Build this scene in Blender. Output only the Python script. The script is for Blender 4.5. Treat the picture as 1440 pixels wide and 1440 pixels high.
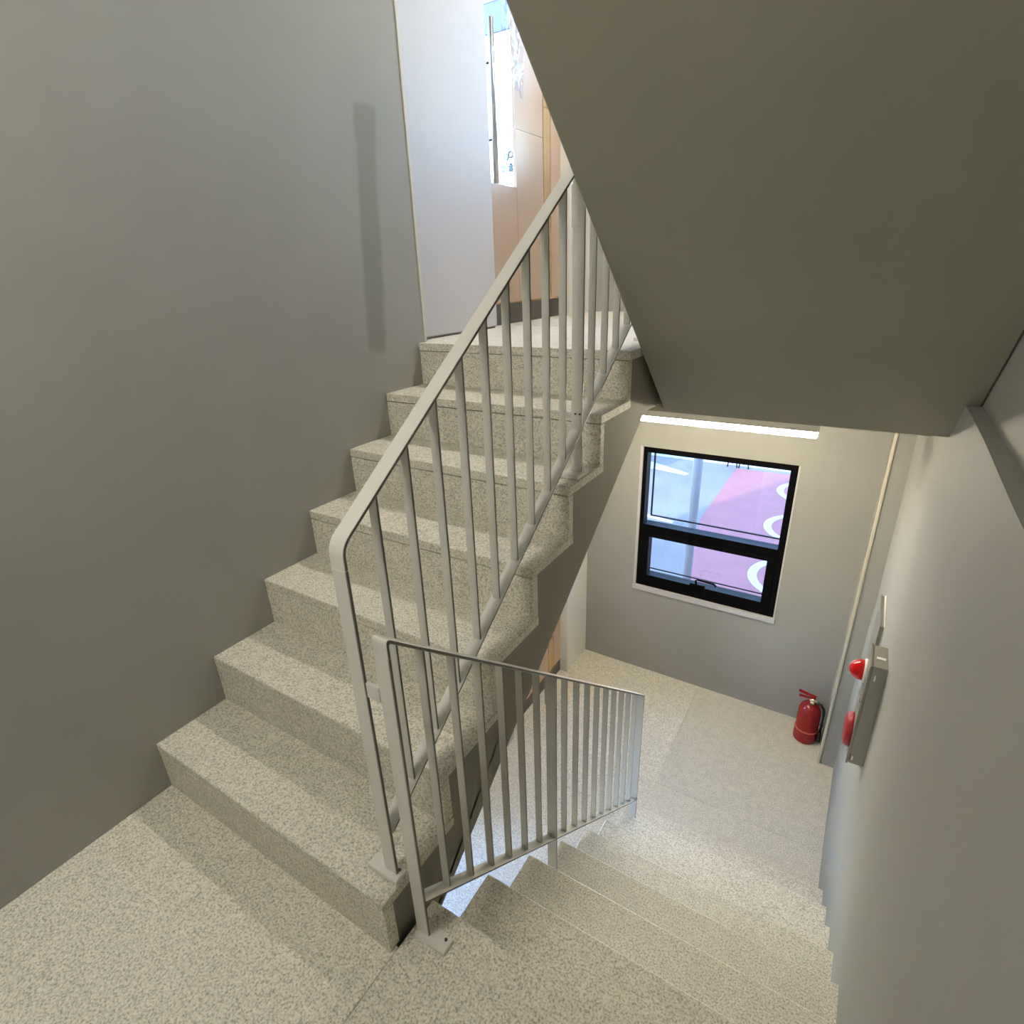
import bpy, bmesh, math, random
from mathutils import Vector, Matrix
random.seed(7)
for o in list(bpy.data.objects): bpy.data.objects.remove(o)
S = bpy.context.scene
C = S.collection

# ------------------------------------------------------------------ camera
cam = bpy.data.objects.new('camera', bpy.data.cameras.new('camera')); C.objects.link(cam)
cam.data.sensor_fit = 'HORIZONTAL'; cam.data.sensor_width = 36.0; cam.data.lens = 19.7698
cam.data.clip_start = 0.03; cam.data.clip_end = 500
R_ = Vector((0.8497072, 0.5261790, -0.0336657)); U_ = Vector((-0.1792345, 0.3483076, 0.9200852)); F_ = Vector((-0.4958555, 0.7757690, -0.3902689))
cam.matrix_world = Matrix(((R_.x, U_.x, -F_.x, 1.719), (R_.y, U_.y, -F_.y, -0.535), (R_.z, U_.z, -F_.z, 1.519), (0, 0, 0, 1)))
S.camera = cam

# ------------------------------------------------------------------ world, sun, exposure
SKY = 3.0; SUN = 10.0; LED = 118.0; LED_UP = 205.0; LED_MID = 156.0; EXPO = 0.0
w = bpy.data.worlds.new('sky'); S.world = w; w.use_nodes = True
nt = w.node_tree; nt.nodes.clear()
sky = nt.nodes.new('ShaderNodeTexSky'); sky.sky_type = 'NISHITA'; sky.sun_disc = False
sky.sun_elevation = math.radians(38); sky.sun_rotation = math.radians(206); sky.altitude = 50; sky.dust_density = 0.6; sky.ozone_density = 2.0
bg = nt.nodes.new('ShaderNodeBackground'); bg.inputs[1].default_value = SKY
wo = nt.nodes.new('ShaderNodeOutputWorld')
nt.links.new(sky.outputs[0], bg.inputs[0]); nt.links.new(bg.outputs[0], wo.inputs[0])
sl = bpy.data.lights.new('sun', 'SUN'); sl.energy = SUN; sl.angle = math.radians(0.53); sl.color = (1.0, 0.95, 0.86)
so = bpy.data.objects.new('sun', sl); C.objects.link(so); so.location = (-8, -16, 22)
so.rotation_euler = Vector((0.44, 0.90, -0.78)).to_track_quat('-Z', 'Y').to_euler()
S.view_settings.view_transform = 'Standard'; S.view_settings.look = 'None'; S.view_settings.gamma = 1.0
S.view_settings.use_curve_mapping = False; S.view_settings.exposure = EXPO

# ------------------------------------------------------------------ dimensions (metres)
H = 0.1785; T = 0.24009; W = 0.9786            # flight on the left: riser, going, width
H2 = 0.21121; T2 = 0.24891; XS = 0.9848; XR = 1.993; Y0 = 0.153   # flight on the right
ZF = -8 * H2; ZU = 7 * H; DZ = ZU - ZF
YB = -1.25; YF = 3.401
XU = 2.034

# ------------------------------------------------------------------ materials
def mat(name, col, rough=0.6, metal=0.0, spec=0.5):
    m = bpy.data.materials.new(name); m.use_nodes = True
    b = m.node_tree.nodes['Principled BSDF']
    b.inputs['Base Color'].default_value = (*col, 1); b.inputs['Roughness'].default_value = rough
    b.inputs['Metallic'].default_value = metal; b.inputs['Specular IOR Level'].default_value = spec
    return m
def nodes(m): return m.node_tree.nodes, m.node_tree.links, m.node_tree.nodes['Principled BSDF']
def tex(N, L, kind, scale, detail=2.0, src='Object', rough=0.5):
    tc = N.new('ShaderNodeTexCoord'); t = N.new('ShaderNodeTex' + kind)
    t.inputs['Scale'].default_value = scale
    if kind == 'Noise': t.inputs['Detail'].default_value = detail; t.inputs['Roughness'].default_value = rough
    L.new(tc.outputs[src], t.inputs['Vector']); return t
def ramp(N, L, src, stops):
    r = N.new('ShaderNodeValToRGB'); r.color_ramp.elements[0].position = stops[0][0]; r.color_ramp.elements[0].color = (*stops[0][1], 1)
    r.color_ramp.elements[1].position = stops[-1][0]; r.color_ramp.elements[1].color = (*stops[-1][1], 1)
    for p, c in stops[1:-1]:
        e = r.color_ramp.elements.new(p); e.color = (*c, 1)
    L.new(src, r.inputs[0]); return r
def bump(N, L, b, src, dist, strength=1.0):
    n = N.new('ShaderNodeBump'); n.inputs['Distance'].default_value = dist; n.inputs['Strength'].default_value = strength
    L.new(src, n.inputs['Height']); L.new(n.outputs[0], b.inputs['Normal'])

def granite(name, light, mid, dark, scale=170):
    m = mat(name, light, 0.55, 0, 0.35); N, L, b = nodes(m)
    n1 = tex(N, L, 'Noise', scale, 3.0, rough=0.65)
    n2 = tex(N, L, 'Noise', scale * 0.16, 2.0)
    oi = N.new('ShaderNodeObjectInfo')                 # every slab is cut from another part of the block
    for t in (n1, n2):
        src = t.inputs['Vector'].links[0].from_socket; L.remove(t.inputs['Vector'].links[0])
        vm = N.new('ShaderNodeVectorMath'); vm.operation = 'MULTIPLY_ADD'; vm.inputs[1].default_value = (1, 1, 1)
        cb = N.new('ShaderNodeMath'); cb.operation = 'MULTIPLY'; cb.inputs[1].default_value = 37.0
        L.new(oi.outputs['Random'], cb.inputs[0]); L.new(src, vm.inputs[0]); L.new(cb.outputs[0], vm.inputs[2]); L.new(vm.outputs[0], t.inputs['Vector'])
    r1 = ramp(N, L, n1.outputs[0], [(0.34, dark), (0.45, mid), (0.54, light), (0.70, tuple(min(1, c * 1.18) for c in light))])
    r2 = ramp(N, L, n2.outputs[0], [(0.3, (0.92, 0.92, 0.92)), (0.7, (1.04, 1.035, 1.03))])
    mx = N.new('ShaderNodeMix'); mx.data_type = 'RGBA'; mx.blend_type = 'MULTIPLY'; mx.inputs['Factor'].default_value = 1
    L.new(r1.outputs[0], mx.inputs[6]); L.new(r2.outputs[0], mx.inputs[7])
    hv = N.new('ShaderNodeHueSaturation'); mr = N.new('ShaderNodeMapRange'); mr.inputs['To Min'].default_value = 0.93; mr.inputs['To Max'].default_value = 1.05
    L.new(oi.outputs['Random'], mr.inputs['Value']); L.new(mr.outputs[0], hv.inputs['Value']); L.new(mx.outputs[2], hv.inputs['Color']); L.new(hv.outputs[0], b.inputs['Base Color'])
    bump(N, L, b, n1.outputs[0], 0.0012, 0.35)
    return m
M = {}
M['granite'] = granite('flamed_granite', (0.76, 0.72, 0.62), (0.62, 0.585, 0.50), (0.36, 0.335, 0.28))
M['joint'] = mat('dark_joint', (0.05, 0.045, 0.04), 0.9)

def paint(name, col, patch=False):
    m = mat(name, col, 0.7, 0, 0.3); N, L, b = nodes(m)
    n1 = tex(N, L, 'Noise', 1.7, 4.0); n2 = tex(N, L, 'Noise', 420, 2.0)
    lo = tuple(c * 0.94 for c in col); hi = tuple(c * 1.05 for c in col)
    r = ramp(N, L, n1.outputs[0], [(0.3, lo), (0.7, hi)])
    out = r.outputs[0]
    if patch:                                      # a darker vertical strip in the wall colour, with ragged edges
        geo = N.new('ShaderNodeNewGeometry'); sp = N.new('ShaderNodeSeparateXYZ'); L.new(geo.outputs['Position'], sp.inputs[0])
        nz = tex(N, L, 'Noise', 9, 3.0)
        def math_(op, a, bb):
            k = N.new('ShaderNodeMath'); k.operation = op
            for i, v in enumerate((a, bb)):
                if isinstance(v, (int, float)): k.inputs[i].default_value = v
                else: L.new(v, k.inputs[i])
            return k.outputs[0]
        jit = math_('MULTIPLY', math_('SUBTRACT', nz.outputs[0], 0.5), 0.05)
        yy = math_('ADD', sp.outputs[1], jit); zz = math_('ADD', sp.outputs[2], math_('MULTIPLY', jit, 2.0))
        dy = math_('ABSOLUTE', math_('SUBTRACT', yy, math_('ADD', 1.18, math_('MULTIPLY', math_('SUBTRACT', zz, 1.24), 0.098))), 0)
        dz = math_('ABSOLUTE', math_('SUBTRACT', zz, 1.67), 0)
        def soft(v, edge, wdt):
            q = N.new('ShaderNodeMapRange'); q.inputs['From Min'].default_value = edge; q.inputs['From Max'].default_value = edge - wdt
            L.new(v, q.inputs['Value']); return q.outputs[0]
        f = math_('MULTIPLY', soft(dy, 0.062, 0.02), soft(dz, 0.44, 0.03))
        f = math_('MULTIPLY', f, 0.8)
        mx = N.new('ShaderNodeMix'); mx.data_type = 'RGBA'; L.new(f, mx.inputs['Factor']); L.new(out, mx.inputs[6])
        mx.inputs[7].default_value = (col[0] * 0.70, col[1] * 0.705, col[2] * 0.66, 1); out = mx.outputs[2]
    L.new(out, b.inputs['Base Color']); bump(N, L, b, n2.outputs[0], 0.0008, 0.25)
    return m
GREY = (0.355, 0.352, 0.325)
M['paint'] = paint('grey_wall_paint', GREY)
M['paint_left'] = paint('grey_wall_paint_touched_up', GREY, True)
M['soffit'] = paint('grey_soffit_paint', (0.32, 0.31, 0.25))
M['concrete'] = paint('painted_concrete', (0.27, 0.255, 0.21))
M['white'] = mat('white_panel', (0.565, 0.55, 0.56), 0.5); M['white_trim'] = mat('white_trim_paint', (0.80, 0.78, 0.73), 0.5)
M['cream'] = mat('cream_bead', (0.62, 0.58, 0.48), 0.5)
M['steel'] = mat('grey_painted_steel', (0.72, 0.705, 0.655), 0.33, 0.0, 0.5)
M['bolt'] = mat('dark_bolt', (0.06, 0.06, 0.06), 0.4, 0.6)
m = mat('bronze_cladding', (0.50, 0.315, 0.20), 0.30, 0.25); N, L, b = nodes(m)
n = tex(N, L, 'Noise', 3.0, 3.0); r = ramp(N, L, n.outputs[0], [(0.3, (0.53, 0.385, 0.275)), (0.7, (0.60, 0.44, 0.32))]); L.new(r.outputs[0], b.inputs['Base Color'])
M['bronze'] = m
M['gold'] = mat('bright_bronze', (0.75, 0.50, 0.28), 0.25, 0.6)
M['skirt'] = mat('dark_skirting', (0.10, 0.09, 0.08), 0.4, 0.2)
M['chrome'] = mat('brushed_stainless', (0.55, 0.55, 0.56), 0.28, 0.9)
M['black'] = mat('black_aluminium', (0.002, 0.002, 0.0025), 0.5, 0.0, 0.08)
M['red'] = mat('red_enamel', (0.30, 0.004, 0.006), 0.2, 0, 0.6)
M['redplastic'] = mat('red_plastic', (0.33, 0.012, 0.02), 0.35)
M['rubber'] = mat('black_rubber', (0.012, 0.012, 0.012), 0.5)
M['brass'] = mat('valve_brass', (0.7, 0.6, 0.42), 0.25, 0.8)
M['boxgrey'] = mat('stainless_box', (0.30, 0.295, 0.27), 0.38, 0.35)
M['label'] = mat('white_label', (0.8, 0.8, 0.78), 0.5)
def glass(name, tint, ior=1.45):
    m = bpy.data.materials.new(name); m.use_nodes = True; N = m.node_tree.nodes; L = m.node_tree.links; N.clear()
    o = N.new('ShaderNodeOutputMaterial'); mx = N.new('ShaderNodeMixShader'); t = N.new('ShaderNodeBsdfTransparent'); g = N.new('ShaderNodeBsdfGlossy')
    fr = N.new('ShaderNodeFresnel'); ge = N.new('ShaderNodeNewGeometry'); mr = N.new('ShaderNodeMapRange')   # same reflectance from both faces of the pane
    mr.inputs['To Min'].default_value = ior; mr.inputs['To Max'].default_value = 1 / ior
    L.new(ge.outputs['Backfacing'], mr.inputs['Value']); L.new(mr.outputs[0], fr.inputs[0])
    t.inputs[0].default_value = (*tint, 1); g.inputs['Roughness'].default_value = 0.02
    L.new(fr.outputs[0], mx.inputs[0]); L.new(t.outputs[0], mx.inputs[1]); L.new(g.outputs[0], mx.inputs[2]); L.new(mx.outputs[0], o.inputs[0])
    return m
M['glass'] = glass('window_glass', (0.86, 0.91, 0.97))
M['tinted'] = glass('tinted_glass', (0.74, 0.77, 0.82)); M['doorglass'] = glass('coated_door_glass', (0.88, 0.90, 0.92), 1.22)
M['film'] = glass('plastic_film', (0.86, 0.86, 0.88))
def emit(name, col, s):
    m = mat(name, col, 0.5); b = m.node_tree.nodes['Principled BSDF']
    b.inputs['Emission Color'].default_value = (*col, 1); b.inputs['Emission Strength'].default_value = s
    return m
M['led'] = emit('led_diffuser', (1.0, 0.89, 0.68), LED); M['led_up'] = emit('led_diffuser_bright', (1.0, 0.95, 0.85), LED_UP); M['led_mid'] = emit('led_diffuser_dim', (1.0, 0.955, 0.84), LED_MID)
M['lamp'] = emit('red_lamp_dome', (0.62, 0.006, 0.008), 0.05); M['lamp'].node_tree.nodes['Principled BSDF'].inputs['Roughness'].default_value = 0.12
M['housing'] = mat('white_housing', (0.7, 0.69, 0.66), 0.4)

# ------------------------------------------------------------------ mesh helpers
class MB:
    def __init__(s): s.bm = bmesh.new()
    def box(s, x0, x1, y0, y1, z0, z1, bev=0, seg=2):
        t = bmesh.new(); bmesh.ops.create_cube(t, size=1.0)
        for v in t.verts:
            v.co = Vector(((x0 + x1) / 2 + v.co.x * (x1 - x0), (y0 + y1) / 2 + v.co.y * (y1 - y0), (z0 + z1) / 2 + v.co.z * (z1 - z0)))
        if bev: bmesh.ops.bevel(t, geom=list(t.edges), offset=bev, segments=seg, affect='EDGES')
        s.join(t); return s
    def join(s, t):
        me = bpy.data.meshes.new('tmp'); t.to_mesh(me); t.free(); s.bm.from_mesh(me); bpy.data.meshes.remove(me)
    def prism_x(s, pts, x0, x1, bev=0):                # polygon in (y, z) extruded along x
        t = bmesh.new(); a = [t.verts.new((x0, y, z)) for y, z in pts]; bq = [t.verts.new((x1, y, z)) for y, z in pts]
        n = len(pts); t.faces.new(a); t.faces.new(bq[::-1])
        for i in range(n): t.faces.new((a[i], bq[i], bq[(i + 1) % n], a[(i + 1) % n]))
        bmesh.ops.recalc_face_normals(t, faces=t.faces)
        if bev: bmesh.ops.bevel(t, geom=list(t.edges), offset=bev, segments=1, affect='EDGES')
        s.join(t); return s
    def prism_z(s, pts, z0, z1):
        t = bmesh.new(); a = [t.verts.new((x, y, z0)) for x, y in pts]; bq = [t.verts.new((x, y, z1)) for x, y in pts]
        n = len(pts); t.faces.new(a); t.faces.new(bq[::-1])
        for i in range(n): t.faces.new((a[i], bq[i], bq[(i + 1) % n], a[(i + 1) % n]))
        bmesh.ops.recalc_face_normals(t, faces=t.faces); s.join(t); return s
    def strip(s, path, x0, x1, th, bev=0):             # flat bar: path in (y, z), width along x, thickness to the right of the path
        P = [Vector(p) for p in path]; off = []
        for i, p in enumerate(P):
            d0 = (P[i] - P[i - 1]).normalized() if i else None; d1 = (P[i + 1] - P[i]).normalized() if i < len(P) - 1 else None
            d0 = d0 or d1; d1 = d1 or d0
            n0 = Vector((d0.y, -d0.x)); n1 = Vector((d1.y, -d1.x)); nn = (n0 + n1).normalized()
            off.append(p + nn * (th / max(0.3, nn.dot(n0))))
        return s.prism_x([tuple(p) for p in P] + [tuple(p) for p in off[::-1]], x0, x1, bev)
    def cyl(s, a, b_, r, seg=12, r2=None):
        a = Vector(a); b_ = Vector(b_); d = b_ - a
        t = bmesh.new(); bmesh.ops.create_cone(t, cap_ends=True, segments=seg, radius1=r, radius2=r if r2 is None else r2, depth=d.length)
        bmesh.ops.transform(t, matrix=Matrix.Translation((a + b_) / 2) @ d.to_track_quat('Z', 'Y').to_matrix().to_4x4(), verts=t.verts)
        s.join(t); return s
    def lathe(s, prof, c, axis='Z', seg=32):           # profile (r, h) about an axis through c
        t = bmesh.new(); rings = []
        for r, hh in prof:
            ring = []
            for k in range(seg):
                a = 2 * math.pi * k / seg; u, v = r * math.cos(a), r * math.sin(a)
                co = (c[0] + u, c[1] + v, c[2] + hh) if axis == 'Z' else (c[0] - hh, c[1] + u, c[2] + v)
                ring.append(t.verts.new(co))
            rings.append(ring)
        for i in range(len(rings) - 1):
            for k in range(seg): t.faces.new((rings[i][k], rings[i][(k + 1) % seg], rings[i + 1][(k + 1) % seg], rings[i + 1][k]))
        for ring in (rings[0], rings[-1]):
            try: t.faces.new(ring)
            except Exception: pass
        bmesh.ops.recalc_face_normals(t, faces=t.faces); s.join(t); return s
    def tube(s, pts, r, seg=10):
        P = [Vector(p) for p in pts]; t = bmesh.new(); rings = []
        for i, p in enumerate(P):
            d = (P[min(i + 1, len(P) - 1)] - P[max(i - 1, 0)]).normalized(); q = d.to_track_quat('Z', 'Y').to_matrix()
            rings.append([t.verts.new(p + q @ Vector((r * math.cos(2 * math.pi * k / seg), r * math.sin(2 * math.pi * k / seg), 0))) for k in range(seg)])
        for i in range(len(P) - 1):
            for k in range(seg): t.faces.new((rings[i][k], rings[i][(k + 1) % seg], rings[i + 1][(k + 1) % seg], rings[i + 1][k]))
        t.faces.new(rings[0]); t.faces.new(rings[-1]); bmesh.ops.recalc_face_normals(t, faces=t.faces); s.join(t); return s
    def build(s, name, m, parent=None, smooth=False):
        me = bpy.data.meshes.new(name); s.bm.to_mesh(me); s.bm.free(); me.materials.append(M[m] if isinstance(m, str) else m)
        if smooth:
            for p in me.polygons: p.use_smooth = True
        o = bpy.data.objects.new(name, me); C.objects.link(o)
        if parent:
            o.parent = parent
            o.matrix_parent_inverse = Matrix.Translation(-parent.location) if parent.parent is None else Matrix()
        return o
def empty(name, loc, label, cat, group=None):
    o = bpy.data.objects.new(name, None); C.objects.link(o); o.location = loc; o['label'] = label; o['category'] = cat; o.empty_display_size = 0.1
    if group: o['group'] = group
    return o
def struct(o, kind='structure'):
    o['kind'] = kind; return o
def kids(o): return [c for c in bpy.data.objects if c.parent is o]
def copy_tree(o, dz, label=None):
    def rec(a, par):
        c = a.copy(); C.objects.link(c)
        if par: c.parent = par
        for k in kids(a): rec(k, c)
        return c
    c = rec(o, None); c.location.z += dz
    if label: c['label'] = label
    return c
def subparent(o, parent):                              # sub-part: world-space mesh under a part whose own frame is the world frame
    o.parent = parent; return o

# ------------------------------------------------------------------ floors
def floor_root(name, label=None):
    return None
# middle landing
mb = MB().box(-0.02, XR + 0.02, YB, 0.0, -0.25, -0.03).box(XS, XR + 0.02, -0.001, Y0 - 0.03, -0.25, -0.03)
floor = struct(mb.build('floor', 'joint'))
def slab(parent, x0, x1, y0, y1, z, th=0.03, bev=0.0015):
    return MB().box(x0, x1, y0, y1, z - th, z, bev).build('floor_slab', 'granite', parent)
slab(floor, 0.0, 0.9855, YB, 0.02, 0.0)
slab(floor, 0.9865, XR + 0.005, YB, Y0, 0.0)
# lower landing
floor_lower = struct(MB().box(-0.30, XR + 0.05, YB, YF + 0.02, ZF - 0.25, ZF - 0.03).build('floor', 'joint'))
ys = [YB, -0.1, 1.1, 2.30, YF + 0.01]; xs_ = [-0.30, 0.98, XR + 0.02]
for i in range(len(ys) - 1):
    for j in range(2):
        slab(floor_lower, xs_[j] + 0.0003, xs_[j + 1] - 0.0003, ys[i] + 0.0003, ys[i + 1] - 0.0003, ZF)
# upper landing
YU = 6 * T; Y8 = Y0 + 8 * T2
floor_upper = struct(MB().box(-0.30, 0.958, YU + 0.03, YF + 0.02, 0.972, ZU - 0.033).box(0.957, XR + 0.05, Y8 - 0.26, YF + 0.02, 0.955, ZU - 0.03).build('floor', 'concrete'))
slab(floor_upper, -0.30, 0.983, YU, 2.299, ZU, 0.032)
slab(floor_upper, -0.30, 0.983, 2.300, YF + 0.01, ZU, 0.032)
slab(floor_upper, 0.984, XR + 0.04, Y8, YF + 0.01, ZU, 0.032)

# ------------------------------------------------------------------ walls
WT = 0.18
GY0, GY1, GZ1 = 0.20, 1.40, -0.42                 # glazed door in the left wall, below the rising flight
struct(MB().box(-WT, 0.0, YB - 0.2, GY0, ZF - 0.25, 6.0).box(-WT, 0.0, GY1, 1.49, ZF - 0.25, 6.0).box(-WT, 0.0, GY0, GY1, GZ1, 6.0).box(-WT, 0.0, GY0, GY1, ZF - 0.25, ZF).build('wall_left', 'paint_left'))
dr = bpy.data.objects.new('door_1', None); C.objects.link(dr); dr.location = (-0.09, 0.75, ZF); struct(dr)
MB().box(-0.12, -0.06, GY0, GY0 + 0.05, ZF, GZ1).box(-0.12, -0.06, GY1 - 0.05, GY1, ZF, GZ1).box(-0.12, -0.06, GY0 + 0.05, GY1 - 0.05, GZ1 - 0.05, GZ1).box(-0.12, -0.06, GY0 + 0.05, GY1 - 0.05, ZF, ZF + 0.08).build('frame', 'black', dr)
MB().box(-0.093, -0.087, GY0 + 0.05, GY1 - 0.05, ZF + 0.08, GZ1 - 0.05).build('pane', 'tinted', dr)
MB().cyl((-0.03, GY1 - 0.14, ZF + 0.6), (-0.03, GY1 - 0.14, ZF + 1.2), 0.012, 12).cyl((-0.09, GY1 - 0.14, ZF + 0.7), (-0.03, GY1 - 0.14, ZF + 0.7), 0.007, 8).cyl((-0.09, GY1 - 0.14, ZF + 1.1), (-0.03, GY1 - 0.14, ZF + 1.1), 0.007, 8).build('handle', 'chrome', dr, True)
mb = MB()
for z0 in (ZF, ZU):
    mb.box(-WT, -0.062, 1.49, 2.15, z0 - 0.03, z0 + DZ - 0.03)
    mb.box(-WT, -0.05, 2.15, 3.03, z0 + 2.62, z0 + DZ - 0.03)
struct(mb.build('wall_left', 'paint'))
for i, z0 in enumerate((ZF, ZU)):
    struct(MB().box(-0.30, -0.05, 3.03, YF + 0.01, z0, z0 + 2.62 + 0.29, 0.003).build('trim_%d' % (i + 1), 'white_trim'))
    struct(MB().box(-0.055, 0.004, 1.477, 1.494, z0 + 0.001, z0 + 2.64, 0.002).build('trim_%d' % (i + 3), 'cream'))
    p = MB().box(-0.062, -0.048, 1.495, 2.15, z0 + 0.012, z0 + 2.62, 0.002).build('wall_panel', 'white')
    p['label'] = ['tall white wall panel beside the bronze door on the lower landing, mostly hidden behind the railing', 'tall white wall panel at the head of the stairs, left of the bronze door'][i]
    p['category'] = 'panel'; p['group'] = 'white wall panels'
# far wall with a window on each floor
WX0, WX1, WZ0, WZ1 = 0.368, 1.449, -0.908, 0.302
mb = MB()
mb.box(-0.3, WX0, YF, YF + 0.22, ZF - 0.25, 6.0).box(WX1, XU + 0.2, YF, YF + 0.22, ZF - 0.25, 6.0)
mb.box(WX0, WX1, YF, YF + 0.22, ZF - 0.25, WZ0).box(WX0, WX1, YF, YF + 0.22, WZ1, WZ0 + DZ).box(WX0, WX1, YF, YF + 0.22, WZ1 + DZ, 6.0)
struct(mb.build('wall_far', 'paint'))
# right wall: hand-trowelled plaster, a little uneven, with a ledge where the lower skin stops
def plaster(x, y0, y1, z0, z1, ny, nz, amp):
    t = bmesh.new(); g = []
    for i in range(ny + 1):
        row = []
        for k in range(nz + 1):
            y = y0 + (y1 - y0) * i / ny; z = z0 + (z1 - z0) * k / nz
            f = amp * (0.5 * math.sin(2.1 * y + 1.3) * math.sin(2.6 * z + 0.7) + 0.35 * math.sin(5.3 * y + 0.9 * z) + 0.3 * math.sin(3.1 * z - 1.7 * y + 2.0))
            row.append(t.verts.new((x + f, y, z)))
        g.append(row)
    for i in range(ny):
        for k in range(nz): t.faces.new((g[i][k], g[i][k + 1], g[i + 1][k + 1], g[i + 1][k]))
    return t, g
mb = MB(); ZL = 1.09
t, g = plaster(XR, YB, YF + 0.01, ZF - 0.03, ZL, 90, 60, 0.006); mb.join(t)
t = bmesh.new()
rowt = [(v.co.x, v.co.y, v.co.z) for v in []]
mb.box(XU + 0.001, XU + 0.2, YB - 0.2, YF + 0.2, ZF - 0.25, 6.0)
mb.box(XR + 0.010, XU + 0.01, YB, YF, ZF - 0.03, ZL - 0.002)
for i in range(90):
    y0_, y1_ = YB + (YF + 0.01 - YB) * i / 90, YB + (YF + 0.01 - YB) * (i + 1) / 90
    f = lambda y, z=ZL: XR + 0.006 * (0.5 * math.sin(2.1 * y + 1.3) * math.sin(2.6 * z + 0.7) + 0.35 * math.sin(5.3 * y + 0.9 * z) + 0.3 * math.sin(3.1 * z - 1.7 * y + 2.0))
    q = [t.verts.new(c) for c in ((f(y0_), y0_, ZL), (f(y1_), y1_, ZL), (XU + 0.01, y1_, ZL), (XU + 0.01, y0_, ZL))]; t.faces.new(q)
mb.join(t)
wr = struct(mb.build('wall_right', 'paint'))
struct(MB().box(-WT, XU + 0.2, YB - 0.2, YB, ZF - 0.25, 6.0).build('wall_back', 'paint'))
# pilaster in the far right corner
struct(MB().box(1.90, XU, 3.02, YF + 0.01, ZF - 0.02, 0.96, 0.008).box(1.90, XU, 3.02, YF + 0.01, ZU - 0.02, 3.9, 0.008).build('trim_5', 'paint'))

for i, (za, zb) in enumerate(((ZF, 0.9), (ZU, 3.8))):
    struct(MB().box(1.893, 1.911, 3.012, 3.030, za, zb, 0.004).build('trim_%d' % (6 + i), 'cream'))

# ------------------------------------------------------------------ overhead: flight above, landing slabs, roof
mb = MB()
SL = H2 / T2
mb.box(-0.045, XU, 2.41, YF + 0.02, 0.812, 0.97)                                  # downstand beam that carries the strip light
mb.box(-0.045, XU, 2.41, YF + 0.02, 0.812 + DZ, 0.97 + DZ)
mb.box(-0.3, XU + 0.02, 1.45, YF + 0.2, 0.96 + DZ, 1.25 + DZ)                    # landing slab two levels up
mb.box(-0.02, XU + 0.02, YB - 0.02, 0.12, DZ - 0.25, DZ)                         # middle landing one level up
mb.prism_x([(-0.02, DZ - 0.25), (0.05, DZ), (1.50, DZ + 1.25), (1.64, DZ + 0.965)], -0.02, 0.975)
mb.box(-0.3, XU + 0.2, YB - 0.2, YF + 0.22, 6.0, 6.2)
struct(mb.build('ceiling', 'soffit'))

# ------------------------------------------------------------------ flights
def flight_left():
    root = empty('staircase', (W / 2, 0, 0), 'granite staircase rising along the left grey wall to the upper landing', 'stairs')
    pts = [(0.032, -0.03)]
    for k in range(1, 8):
        pts.append(((k - 1) * T + 0.034, k * H - 0.031)); pts.append((k * T + 0.034, k * H - 0.031) if k < 7 else (7 * T, k * H - 0.031))
    pts[0] = (0.034, -0.25)
    pts += [(1.70, 0.97), (1.655, 0.97), (0.01, -0.25)]
    MB().prism_x(pts, 0.0, W - 0.012).build('stringer', 'concrete', root)
    for k in range(1, 8):
        y = (k - 1) * T
        MB().box(0.0, W, y + 0.0015, y + 0.0325, (k - 1) * H + 0.0003, k * H - 0.0345, 0.001).build('riser', 'granite', root)
        if k < 7: MB().box(0.0, W + 0.002, y, y + T + 0.033, k * H - 0.031, k * H, 0.002).build('tread', 'granite', root)
    return root
def flight_right(name, dz, x0, x1, label, soff):
    root = empty(name, ((x0 + x1) / 2, Y0, dz), label, 'stairs')
    pts = [(Y0 - 0.034, dz - 0.031)]
    for k in range(1, 9):
        pts.append((Y0 + (k - 1) * T2 - 0.034, dz - k * H2 - 0.031)); pts.append((Y0 + k * T2 - 0.034, dz - k * H2 - 0.031) if k < 8 else (Y0 + 7 * T2 + 0.10, dz - 8 * H2 - 0.031))
    if soff:
        zc = lambda y: 0.945 + 0.868 * (1.86 - y)
        pts = pts[:-2] + [(Y0 + 7 * T2 - 0.034, ZU - 0.031), (Y0 + 7 * T2 + 0.24, ZU - 0.031), (Y0 + 7 * T2 + 0.24, 0.945), (1.86, 0.945), (0.02, zc(0.02)), (0.02, dz - 0.031)]
    else:
        pts += [(Y0 + 7 * T2 - 0.25, ZF - 0.031), (0.02, -0.25), (0.02, -0.031)]
    MB().prism_x(pts, x0 + 0.008, x1, 0.006 if soff else 0).build('stringer', 'soffit' if soff else 'concrete', root)
    for k in range(1, 9):
        y = Y0 + (k - 1) * T2
        MB().box(x0, x1, y - 0.0235, y - 0.0015, dz - k * H2 + 0.0003, dz - (k - 1) * H2 - 0.0345, 0.001).build('riser', 'granite', root)
        if k < 8: MB().box(x0 - 0.002, x1, y - 0.024, y + T2, dz - k * H2 - 0.031, dz - k * H2, 0.005, 1).build('tread', 'granite', root)
    return root
flight_left()
flight_right('staircase', 0.0, XS, XR + 0.008, 'granite staircase going down along the right wall to the lower landing', False)
flight_right('staircase', DZ, XS, XU + 0.0, 'staircase overhead on the right, seen only as a dark sloping grey underside', True)

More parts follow.
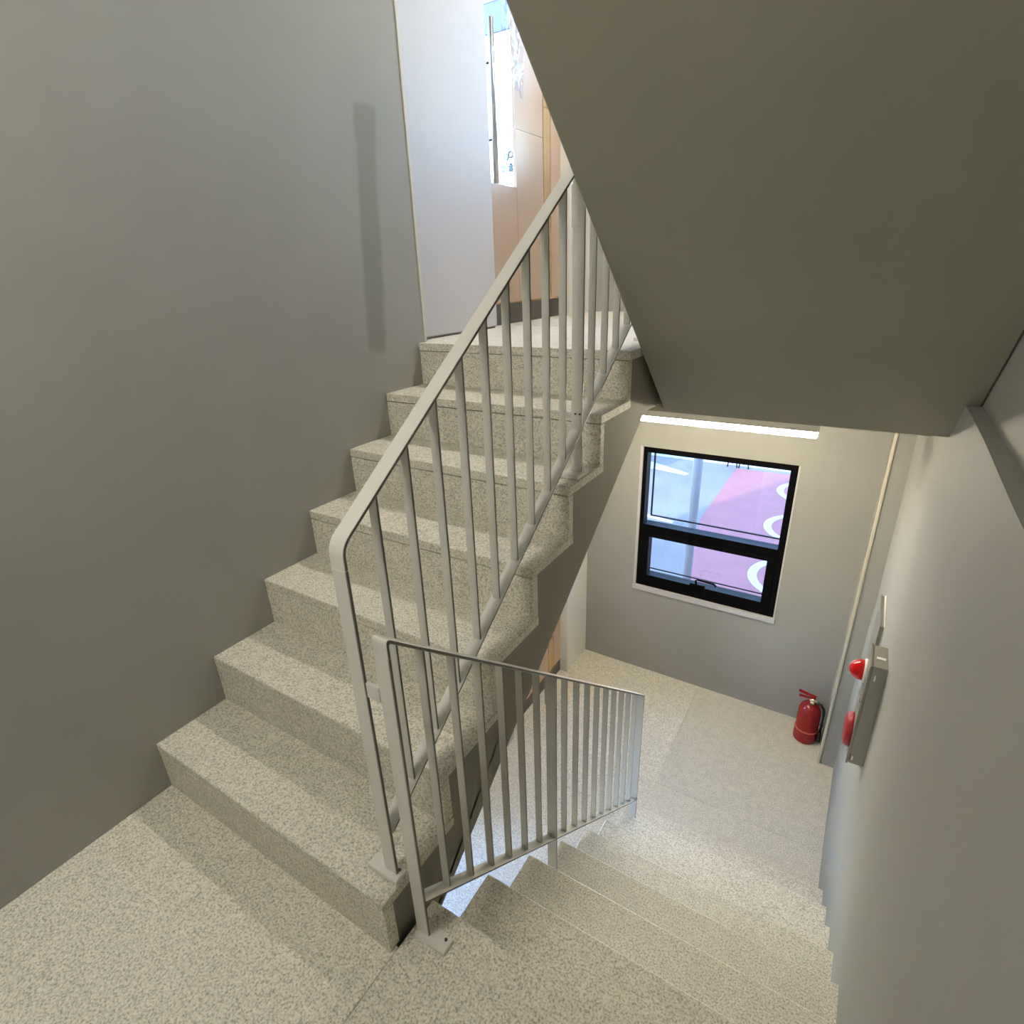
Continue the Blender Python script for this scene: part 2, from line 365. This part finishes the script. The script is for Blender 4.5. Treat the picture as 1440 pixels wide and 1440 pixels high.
# ------------------------------------------------------------------ railings
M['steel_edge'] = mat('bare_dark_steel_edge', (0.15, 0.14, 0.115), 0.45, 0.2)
def edges(o):                                          # flat bars: painted faces, darker colour on the side edges
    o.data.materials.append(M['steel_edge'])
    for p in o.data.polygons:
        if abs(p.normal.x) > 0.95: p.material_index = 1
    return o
def arc(c, r, a0, a1, n=6): return [(c[0] + r * math.cos(a0 + (a1 - a0) * i / n), c[1] + r * math.sin(a0 + (a1 - a0) * i / n)) for i in range(n + 1)]
def bend(p0, p1, p2, r, n=6):
    p0, p1, p2 = Vector(p0), Vector(p1), Vector(p2); d0 = (p0 - p1).normalized(); d2 = (p2 - p1).normalized()
    out = []
    for i in range(n + 1):
        t = i / n; a = p1 + d0 * r; b_ = p1 + d2 * r
        out.append(tuple(a * (1 - t) ** 2 + p1 * 2 * t * (1 - t) + b_ * t ** 2))
    return out
TH = 0.008; HW = 0.019
def plate(root, xa, xb, ya, yb, z, bolts=True):
    pl = MB().box(xa, xb, ya, yb, z, z + 0.014, 0.0015).build('base_plate', 'steel', root)
    if bolts: MB().cyl((xb - 0.014, yb - 0.010, z + 0.013), (xb - 0.014, yb - 0.010, z + 0.0165), 0.004, 8).build('bolt', 'bolt', root)
    return pl
# railing of the flight on the left
RX = 0.948; NY = 0.066
top = lambda y: 1.027 + 0.723 * y
bot = lambda y: 0.276 + 0.720 * y
rl = empty('stair_railing', (RX, NY, H), 'grey steel railing climbing the left flight, with a wide flat handrail', 'railing')
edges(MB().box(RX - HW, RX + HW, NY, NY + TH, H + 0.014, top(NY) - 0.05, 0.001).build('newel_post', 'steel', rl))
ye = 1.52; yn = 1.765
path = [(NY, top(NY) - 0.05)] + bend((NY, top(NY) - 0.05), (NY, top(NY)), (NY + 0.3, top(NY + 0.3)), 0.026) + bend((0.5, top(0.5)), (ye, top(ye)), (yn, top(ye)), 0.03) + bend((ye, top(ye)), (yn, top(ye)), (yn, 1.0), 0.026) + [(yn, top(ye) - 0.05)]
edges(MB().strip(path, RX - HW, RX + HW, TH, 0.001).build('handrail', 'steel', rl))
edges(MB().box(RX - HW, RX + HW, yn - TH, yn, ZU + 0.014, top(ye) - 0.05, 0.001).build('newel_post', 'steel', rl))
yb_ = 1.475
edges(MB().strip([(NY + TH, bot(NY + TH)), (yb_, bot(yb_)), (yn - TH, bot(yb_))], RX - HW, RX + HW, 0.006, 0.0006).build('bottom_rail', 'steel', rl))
BW = 0.0115
for j in range(0, 16):
    y = 0.170 + 0.1005 * j
    z1 = (top(y) if y < ye else top(ye)) - TH * 1.15; z0 = (bot(y) if y < yb_ else bot(yb_)) - 0.001
    if j == 9:
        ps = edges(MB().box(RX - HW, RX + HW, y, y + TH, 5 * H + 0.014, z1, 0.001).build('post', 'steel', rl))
        for dx in (-0.008, 0.008): MB().cyl((RX + dx + 0.004, y + 0.001, bot(y) + 0.05), (RX + dx + 0.004, y - 0.003, bot(y) + 0.05), 0.003, 8).build('bolt', 'bolt', rl)
        plate(rl, RX - 0.040, RX + 0.028, y - 0.045, y + 0.045, 5 * H, False)
        MB().box(RX - HW - 0.002, RX + HW + 0.002, y - 0.0035, y - 0.0005, z1 - 0.16, z1 - 0.055, 0.001).build('splice_plate', 'steel', rl)
    else:
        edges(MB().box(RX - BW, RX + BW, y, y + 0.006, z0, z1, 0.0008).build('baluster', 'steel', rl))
plate(rl, 0.884, 0.978, 0.051, 0.089, H)
plate(rl, RX - 0.066, RX + 0.022, yn - 0.03, yn + 0.02, ZU)
# railing of the flight on the right
QX = 1.023; QY = 0.070
top2 = lambda y: 0.961 - 0.839 * y
bot2 = lambda y: 0.204 - 0.826 * y
rr = empty('stair_railing', (QX, QY, 0), 'grey steel railing going down the right flight from the landing', 'railing')
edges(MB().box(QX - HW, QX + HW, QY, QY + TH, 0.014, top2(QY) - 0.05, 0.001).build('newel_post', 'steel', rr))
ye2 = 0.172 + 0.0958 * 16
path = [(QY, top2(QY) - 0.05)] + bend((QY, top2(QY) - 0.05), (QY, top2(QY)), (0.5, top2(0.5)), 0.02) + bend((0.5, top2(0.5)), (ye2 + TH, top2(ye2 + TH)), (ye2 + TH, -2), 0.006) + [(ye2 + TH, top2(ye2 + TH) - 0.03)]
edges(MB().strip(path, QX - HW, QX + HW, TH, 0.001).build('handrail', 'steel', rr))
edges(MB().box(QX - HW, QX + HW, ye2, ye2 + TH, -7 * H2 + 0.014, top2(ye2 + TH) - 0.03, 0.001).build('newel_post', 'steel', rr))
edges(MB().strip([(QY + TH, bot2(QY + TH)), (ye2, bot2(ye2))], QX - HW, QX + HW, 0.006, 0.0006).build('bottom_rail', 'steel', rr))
for j in range(16):
    y = 0.172 + 0.0958 * j; z1 = top2(y) - TH * 1.2; z0 = bot2(y) - 0.001
    if j == 6:
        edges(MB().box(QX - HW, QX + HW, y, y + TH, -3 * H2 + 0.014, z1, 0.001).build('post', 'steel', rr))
        MB().box(QX - HW - 0.002, QX + HW + 0.002, y - 0.0035, y - 0.0005, z1 - 0.12, z1 - 0.02, 0.001).build('splice_plate', 'steel', rr)
        plate(rr, QX - 0.022, QX + 0.05, y - 0.03, y + 0.03, -3 * H2, False)
    else:
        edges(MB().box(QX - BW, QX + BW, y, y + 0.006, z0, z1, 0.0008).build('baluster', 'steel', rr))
MB().box(RX + HW, QX - HW, 0.0685, 0.0765, 0.733, 0.770, 0.001).build('connector', 'steel', rr)
plate(rr, 1.004, 1.097, 0.058, 0.097, 0.0)
plate(rr, QX - 0.022, QX + 0.05, ye2 - 0.02, ye2 + 0.04, -7 * H2, False)

# ------------------------------------------------------------------ bronze doors beside each landing
def bronze_door(z0, label):
    X = -0.12; root = empty('bronze_door', (X, 2.6, z0), label, 'door', 'bronze doors beside the landings')
    z = lambda v: v - ZU + z0
    T_ = 0.02
    MB().box(X - 0.04, X, 2.14, 3.04, z0 + 0.001, z0 + 0.112, 0.001).build('skirting', 'skirt', root)
    MB().box(X - 0.03, X + 0.004, 2.14, 3.035, z0 + 0.112, z0 + 0.120).build('trim_strip', 'gold', root)
    MB().box(X - T_, X, 2.14, 2.512, z0 + 0.12, z(1.955), 0.001).build('panel', 'bronze', root)
    MB().box(X - T_, X, 2.514, 2.818, z0 + 0.12, z(2.229), 0.001).build('panel', 'bronze', root)
    MB().box(X - T_, X, 2.514, 2.818, z(2.232), z0 + 2.62, 0.001).build('panel', 'bronze', root)
    MB().box(X - T_, X + 0.003, 2.820, 2.900, z0 + 0.12, z(2.38), 0.001).build('jamb', 'gold', root)
    MB().box(X - T_, X + 0.003, 2.820, 2.900, z(2.382), z0 + 2.62, 0.001).build('jamb', 'gold', root)
    MB().box(X - T_, X + 0.002, 2.908, 3.035, z0 + 0.12, z0 + 2.62, 0.001).build('jamb', 'bronze', root)
    MB().box(X - T_ - 0.012, X - T_ , 2.80, 2.93, z0 + 0.12, z0 + 2.62).build('backing', 'skirt', root)
    MB().box(X - T_, X, 2.14, 2.512, z0 + 1.55, z0 + 2.62, 0.001).build('panel', 'bronze', root)
    gl = MB().box(X - 0.014, X - 0.008, 2.14, 2.514, z(1.955), z0 + 1.55).build('pane', 'doorglass', root)
    hx = X + 0.05
    hd = MB().cyl((hx, 2.231, z(1.945)), (hx, 2.231, z(2.615)), 0.014, 16).build('pull_handle', 'chrome', root, True)
    for zz in (2.135, 2.447): MB().cyl((X - 0.01, 2.231, z(zz)), (hx, 2.231, z(zz)), 0.006, 10).build('standoff', 'bolt', root)
    return root
bd = bronze_door(ZU, 'tall bronze door with a glazed strip and pull handle, at the top of the stairs')
c = bronze_door(ZF, 'bronze door on the lower landing, glimpsed below the stair beside the white wall end')
# crumpled protective film still clinging to the upper door
t = bmesh.new(); nn = 14; g = []
rnd = random.Random(5)
for i in range(nn + 1):
    row = []
    for k in range(nn + 1):
        u, v = i / nn, k / nn
        y = 2.40 + 0.20 * u - 0.02 * v + rnd.uniform(-0.006, 0.006); zz = 2.80 - (0.34 + 0.10 * u) * v + rnd.uniform(-0.006, 0.006)
        row.append(t.verts.new((-0.112 + rnd.uniform(0, 0.022), y, zz)))
    g.append(row)
for i in range(nn):
    for k in range(nn): t.faces.new((g[i][k], g[i + 1][k], g[i + 1][k + 1], g[i][k + 1]))
mb = MB(); mb.join(t); fo = mb.build('plastic_film', 'film', None, True)
fo['label'] = 'crumpled clear plastic film stuck beside the glazed strip of the upper door'; fo['category'] = 'film'

# ------------------------------------------------------------------ window on each floor
def window(i, z0, label):
    dz = z0 - ZF
    root = bpy.data.objects.new('window_%d' % i, None); C.objects.link(root); root.location = ((WX0 + WX1) / 2, YF, WZ0 + dz); struct(root)
    a0, a1, b0, b1 = WX0, WX1, WZ0 + dz, WZ1 + dz
    # white lining and sill
    MB().box(a0, a0 + 0.020, YF - 0.004, YF + 0.10, b0, b1, 0.001).build('lining', 'white', root)
    MB().box(a1 - 0.010, a1, YF - 0.004, YF + 0.10, b0, b1, 0.001).build('lining', 'white', root)
    MB().box(a0 - 0.004, a1 + 0.004, YF - 0.014, YF + 0.12, b0 - 0.004, b0 + 0.034, 0.002).build('sill', 'white', root)
    A0, A1, B0, B1 = a0 + 0.020, a1 - 0.010, b0 + 0.034, b1
    y0, y1 = YF + 0.012, YF + 0.10
    def fr(name, x0, x1, z0_, z1_, l, r_, bt, tp, ya, yb, par=root):
        m_ = MB().box(x0, x0 + l, ya, yb, z0_, z1_).box(x1 - r_, x1, ya, yb, z0_, z1_).box(x0 + l, x1 - r_, ya, yb, z0_, z0_ + bt).box(x0 + l, x1 - r_, ya, yb, z1_ - tp, z1_)
        return m_.build(name, 'black', par)
    fr('frame', A0, A1, B0, B1, 0.030, 0.045, 0.05, 0.045, y0, y1)
    zm = B1 - 0.045 - 0.585
    MB().box(A0 + 0.03, A1 - 0.045, y0, y1, zm - 0.06, zm).build('mullion', 'black', root)
    MB().box(A0 + 0.03, A1 - 0.045, y0 + 0.045, y0 + 0.052, zm, B1 - 0.045).build('pane', 'glass', root)
    s0, s1 = B0 + 0.05, zm - 0.06
    fr('sash', A0 + 0.03, A1 - 0.045, s0, s1, 0.055, 0.055, 0.055, 0.04, y0 - 0.006, y1 - 0.01)
    MB().box(A0 + 0.085, A1 - 0.10, y0 + 0.035, y0 + 0.041, s0 + 0.055, s1 - 0.04).build('pane', 'glass', root)
    # slim outer screen frames seen past the panes
    fr('screen_frame', A0 + 0.030, A1 - 0.02, zm + 0.006, B1 + 0.0, 0.012, 0.012, 0.010, 0.012, y1 + 0.075, y1 + 0.085)
    fr('screen_frame', A0 + 0.058, A1 - 0.08, s0 + 0.042, s1 - 0.01, 0.008, 0.008, 0.008, 0.008, y1 + 0.045, y1 + 0.052)
    MB().box(A0 - 0.02, A1 + 0.02, y1, y1 + 0.05, B0 - 0.03, B0 + 0.0).build('outer_sill', 'white', root)
    # crank handle
    xm = (A0 + A1) / 2 - 0.02
    hb = MB().box(xm - 0.07, xm + 0.045, y0 - 0.026, y0, s0 + 0.020, s0 + 0.085, 0.004).build('handle', 'black', root)
    MB().tube([(xm - 0.020, y0 - 0.022, s0 + 0.07), (xm - 0.022, y0 - 0.040, s0 + 0.125), (xm - 0.008, y0 - 0.046, s0 + 0.140), (xm + 0.115, y0 - 0.046, s0 + 0.134), (xm + 0.130, y0 - 0.046, s0 + 0.118)], 0.008, 8).build('lever', 'black', root)
    return root
window(1, ZF, '')
window(2, ZU, '')

# ------------------------------------------------------------------ strip lights
def strip_light(dz, label, led='led'):
    r = empty('strip_light', (0.96, 2.45, 0.812 + dz), label, 'light', 'strip lights under the landings')
    MB().box(0.36, 1.563, 2.425, 2.475, 0.776 + dz, 0.812 + dz, 0.002).build('housing', 'housing', r)
    MB().box(0.362, 1.561, 2.427, 2.473, 0.746 + dz, 0.776 + dz, 0.004).build('diffuser', led, r)
    return r
strip_light(0.0, 'glowing white linear light above the black window')
strip_light(DZ, 'linear light under the next landing up, out of view', 'led_up')
r = empty('strip_light', (0.6, -1.05, DZ - 0.25), 'linear light on the ceiling above the middle landing, behind the viewer', 'light', 'strip lights under the landings')
MB().box(0.20, 1.0, -1.075, -1.025, DZ - 0.286, DZ - 0.25, 0.002).build('housing', 'housing', r)
MB().box(0.202, 0.998, -1.073, -1.027, DZ - 0.316, DZ - 0.286, 0.004).build('diffuser', 'led_mid', r)

# ------------------------------------------------------------------ fire extinguisher
ex, ey, ez = 1.790, 3.225, ZF
r = empty('fire_extinguisher', (ex, ey, ez), 'red fire extinguisher standing on the lower landing in the corner by the pilaster', 'fire extinguisher')
MB().lathe([(0.001, 0.0), (0.068, 0.0), (0.076, 0.006), (0.077, 0.012), (0.077, 0.100), (0.075, 0.104), (0.0745, 0.106), (0.0745, 0.240), (0.071, 0.268), (0.061, 0.294), (0.045, 0.312), (0.026, 0.321), (0.024, 0.332), (0.001, 0.332)], (ex, ey, ez)).build('cylinder', 'red', r, True)
MB().lathe([(0.0772, 0.098), (0.0785, 0.100), (0.0785, 0.105), (0.0755, 0.107)], (ex, ey, ez)).build('band', mat('band_red', (0.55, 0.10, 0.07), 0.3), r, True)
MB().cyl((ex, ey, ez + 0.33), (ex, ey, ez + 0.36), 0.018, 14).cyl((ex + 0.004, ey - 0.015, ez + 0.342), (ex + 0.004, ey - 0.036, ez + 0.342), 0.014, 12).build('valve', 'brass', r, True)
MB().cyl((ex - 0.004, ey - 0.012, ez + 0.360), (ex + 0.037, ey - 0.012, ez + 0.345), 0.010, 10).build('outlet', 'brass', r, True)
MB().prism_x([(ey - 0.012, ez + 0.355), (ey + 0.012, ez + 0.355), (ey + 0.012, ez + 0.361), (ey - 0.012, ez + 0.361)], ex - 0.085, ex + 0.015, 0.001).build('carry_handle', 'red', r)
t = MB(); q = bmesh.new(); bmesh.ops.create_cube(q, size=1.0)
for v in q.verts: v.co = Vector((v.co.x * 0.115, v.co.y * 0.024, v.co.z * 0.006))
bmesh.ops.transform(q, matrix=Matrix.Translation((ex - 0.035, ey, ez + 0.388)) @ Matrix.Rotation(math.radians(11), 4, 'Y'), verts=q.verts); t.join(q); t.build('squeeze_lever', 'red', r)
MB().box(ex - 0.012, ex + 0.022, ey - 0.011, ey + 0.011, ez + 0.352, ez + 0.384, 0.003).build('lever_bracket', 'red', r)
hp = [(ex + 0.032, ey - 0.012, ez + 0.347), (ex + 0.060, ey - 0.014, ez + 0.336), (ex + 0.080, ey - 0.018, ez + 0.308), (ex + 0.087, ey - 0.02, ez + 0.27), (ex + 0.088, ey - 0.02, ez + 0.17), (ex + 0.087, ey - 0.02, ez + 0.06)]
MB().tube(hp, 0.010, 10).cyl((ex + 0.087, ey - 0.02, ez + 0.10), (ex + 0.087, ey - 0.02, ez + 0.025), 0.012, 12, 0.014).build('hose', 'rubber', r, True)

# ------------------------------------------------------------------ fire alarm boxes on the right wall
ax0 = 1.930; wx = XR + 0.004
r = empty('fire_alarm_box', (wx, 1.80, -0.21), 'grey fire alarm box on the right wall with red lamp and round call point', 'alarm box')
MB().box(ax0 + 0.006, wx, 1.722, 1.89, -0.462, 0.043, 0.004).build('body', 'boxgrey', r)
MB().box(ax0, ax0 + 0.008, 1.718, 1.894, -0.466, 0.046, 0.003).build('cover', 'boxgrey', r)
MB().lathe([(0.001, 0.055), (0.018, 0.052), (0.033, 0.040), (0.042, 0.020), (0.044, 0.0), (0.001, 0.0)], (ax0 - 0.008, 1.815, -0.045), 'X', 24).build('lamp_dome', 'lamp', r, True)
MB().lathe([(0.001, 0.012), (0.047, 0.012), (0.050, 0.006), (0.050, 0.0), (0.001, 0.0)], (ax0, 1.815, -0.045), 'X', 24).build('lamp_collar', 'label', r, True)
MB().lathe([(0.001, 0.026), (0.055, 0.028), (0.070, 0.023), (0.075, 0.008), (0.075, 0.0), (0.001, 0.0)], (ax0, 1.805, -0.35), 'X', 28).build('call_point', 'redplastic', r, True)
MB().lathe([(0.001, 0.005), (0.012, 0.005), (0.014, 0.0), (0.001, 0.0)], (ax0, 1.77, -0.16), 'X', 12).build('lock', 'chrome', r, True)
MB().box(1.951, 1.957, 1.7205, 1.7225, -0.022, 0.006).build('label_plate', 'label', r)
MB().box(1.947, 1.953, 1.7205, 1.7225, -0.440, -0.420).build('label_plate', 'label', r)
for q in range(3): MB().box(1.9395, 1.9425, 1.7205, 1.7225, -0.440 + q * 0.011, -0.433 + q * 0.011).build('screw_slot', 'bolt', r)
MB().box(1.950, 1.982, 1.785, 1.800, 0.0425, 0.046).build('cable_clip', 'label', r)
r = empty('junction_box', (wx, 2.35, -0.2), 'slim grey wall box behind the alarm box on the right wall', 'box')
MB().box(1.976, wx, 2.195, 2.505, -0.40, -0.042, 0.002).build('body', 'boxgrey', r)
MB().box(1.986, wx, 2.19, 2.51, -0.405, -0.038, 0.001).build('back_plate', 'label', r)
MB().box(1.970, 1.977, 2.192, 2.508, -0.403, -0.039, 0.002).build('cover', 'boxgrey', r)

# ------------------------------------------------------------------ outside: street, pole, buildings
ZG = -4.7
m = mat('asphalt', (0.33, 0.33, 0.33), 0.85); N, L, b = nodes(m)
n = tex(N, L, 'Noise', 0.8, 6.0); rr_ = ramp(N, L, n.outputs[0], [(0.3, (0.078, 0.078, 0.075)), (0.7, (0.108, 0.106, 0.10))]); L.new(rr_.outputs[0], b.inputs['Base Color'])
M['asphalt'] = m
m = mat('red_paving', (0.50, 0.13, 0.13), 0.8); N, L, b = nodes(m)
n = tex(N, L, 'Noise', 2.0, 5.0); rr_ = ramp(N, L, n.outputs[0], [(0.3, (0.150, 0.048, 0.052)), (0.7, (0.185, 0.060, 0.062))]); L.new(rr_.outputs[0], b.inputs['Base Color'])
M['redpave'] = m
M['marking'] = mat('road_paint', (0.26, 0.27, 0.25), 0.7)
M['polegrey'] = mat('grey_pole', (0.17, 0.19, 0.22), 0.5, 0.3)
M['facade'] = mat('white_facade', (0.82, 0.82, 0.80), 0.7)
M['bluefascia'] = mat('blue_fascia', (0.004, 0.03, 0.12), 0.6)
M['teal'] = mat('sign_lettering', (0.02, 0.05, 0.07), 0.6)
gr = struct(MB().box(-45, 45, YF + 0.5, 70, ZG - 0.3, ZG).build('ground', 'asphalt'))
MB().prism_z([(-0.55, 6.0), (-0.95, 10.8), (-1.43, 13.8), (-1.48, 18.4), (9, 18.9), (9, 6.0)], ZG, ZG + 0.006).build('red_paving', 'redpave', gr)
MB().prism_z([(-6.5, 18.55), (9, 19.0), (9, 19.7), (-6.5, 19.25)], ZG, ZG + 0.01).build('kerb_line', 'marking', gr)
MB().prism_z([(-6.5, 20.4), (9, 20.8), (9, 21.1), (-6.5, 20.7)], ZG, ZG + 0.01).build('kerb_line', 'marking', gr)
MB().prism_z([(-4.7, 17.1), (-4.2, 17.9), (-2.7, 17.2), (-2.75, 17.0), (-3.9, 17.2), (-4.4, 16.6)], ZG, ZG + 0.01).build('marking', 'marking', gr)
MB().prism_z([(-3.2, 13.5), (-2.0, 13.25), (-2.0, 13.1), (-3.2, 13.3)], ZG, ZG + 0.01).build('marking', 'marking', gr)
for cx, cy in ((0.98, 17.0), (1.08, 14.2), (1.22, 11.4)):
    pts = [(cx + 1.0 * math.cos(a), cy + 1.0 * math.sin(a)) for a in [math.radians(95 + 170 * i / 16) for i in range(17)]]
    pts += [(cx + 0.02 + 0.83 * math.cos(a), cy + 0.86 * math.sin(a)) for a in [math.radians(265 - 170 * i / 16) for i in range(17)]]
    MB().prism_z(pts, ZG, ZG + 0.012).build('ring_marking', 'marking', gr)
po = empty('street_pole', (-0.40, 8.5, ZG), 'grey street pole seen through the black window', 'pole')
MB().cyl((-0.40, 8.5, ZG), (-0.40, 8.5, 3.2), 0.075, 20).build('shaft', 'polegrey', po, True)
MB().cyl((-0.40, 8.5, ZG), (-0.40, 8.5, ZG + 0.25), 0.13, 20).build('base', 'polegrey', po)
rk = empty('bicycle_rack', (-1.45, 18.5, ZG), 'small dark looped rack on the far kerb, seen at the top of the black window', 'rack')
for k in range(2):
    x = -1.78 + 0.36 * k
    MB().tube([(x, 18.5, ZG), (x + 0.03, 18.5, ZG + 0.30), (x + 0.13, 18.5, ZG + 0.14), (x + 0.17, 18.5, ZG + 0.14), (x + 0.27, 18.5, ZG + 0.30), (x + 0.30, 18.5, ZG)], 0.022, 8).build('hoop', 'rubber', rk, True)
# white building across the street, seen through the glazed strip of the upper door
bld = empty('building', (-9, 17, ZG), 'white building across the street with small lettering, seen through the upper door glass', 'building')
MB().box(-16, -5.5, 14.0, 22, ZG, 6.94).build('wall', 'facade', bld)
MB().box(-16.1, -5.4, 13.93, 22.1, 6.94, 7.55).build('fascia', 'bluefascia', bld)  # blue band added above the roof line, standing in for the sky
MB().box(-15.9, -5.6, 13.985, 14.0, 3.70, 3.86).build('string_course', 'polegrey', bld)
def strokes(segs, x, z, s_, name):
    mb = MB()
    for a, b_ in segs:
        mb.cyl((x + a[0] * s_, 13.98, z + a[1] * s_), (x + b_[0] * s_, 13.98, z + b_[1] * s_), 0.017, 6)
    return mb.build(name, 'teal', bld)
ring = [(0.5 + 0.2 * math.cos(2 * math.pi * i / 10), 0.15 + 0.15 * math.sin(2 * math.pi * i / 10)) for i in range(11)]
strokes([((0.3, 1), (0.05, 0.5)), ((0.3, 1), (0.55, 0.5)), ((0.85, 1.05), (0.85, 0.45)), ((0.55, 0.75), (0.85, 0.75))] + list(zip(ring, ring[1:])), -7.52, 3.98, 0.17, 'letter')
ring2 = [(0.5 + 0.2 * math.cos(2 * math.pi * i / 10), 0.9 + 0.12 * math.sin(2 * math.pi * i / 10)) for i in range(11)]
strokes(list(zip(ring2, ring2[1:])) + [((0.05, 0.68), (0.95, 0.68)), ((0.5, 0.68), (0.5, 0.5)), ((0.2, 0.42), (0.8, 0.42)), ((0.8, 0.42), (0.8, 0.25)), ((0.2, 0.25), (0.8, 0.25)), ((0.2, 0.25), (0.2, 0.05)), ((0.2, 0.05), (0.8, 0.05))], -7.29, 3.98, 0.17, 'letter')
strokes([((0.2, 1), (0.2, 0.6)), ((0.8, 1), (0.8, 0.6)), ((0.2, 0.8), (0.8, 0.8)), ((0.2, 0.6), (0.8, 0.6)), ((0.05, 0.4), (0.95, 0.4)), ((0.5, 0.4), (0.5, 0.05))], -7.07, 3.98, 0.17, 'letter')
for k in range(3):
    rg = [(0.5 + 0.45 * math.cos(2 * math.pi * i / 12), 0.5 + 0.45 * math.sin(2 * math.pi * i / 12)) for i in range(13)]
    strokes(list(zip(rg, rg[1:])), -7.42 + 0.14 * k, 4.24 + (0.05 if k == 1 else 0), 0.15, 'emblem')
# a taller building behind this one, whose shadow falls on the street; the outer faces of this building
nb = empty('building', (-2, -11, ZG), 'tall pale building behind the stairwell, out of view, shading the street', 'building')
MB().box(-12.1, 8.0, -15.0, -7.0, ZG, 17.5).build('wall', 'facade', nb)
MB().box(-12.3, 8.2, -15.2, -6.8, 17.5, 17.8).build('parapet', 'facade', nb)
struct(MB().box(XU + 0.2, 5.5, YB - 0.2, YF + 0.22, ZG, 7.0).box(-WT, XU + 0.2, YB - 0.2, YF + 0.22, 6.2, 7.0).box(-0.3, XU + 0.2, YF, YF + 0.22, ZG, ZF - 0.25).build('wall_outer', 'facade'))
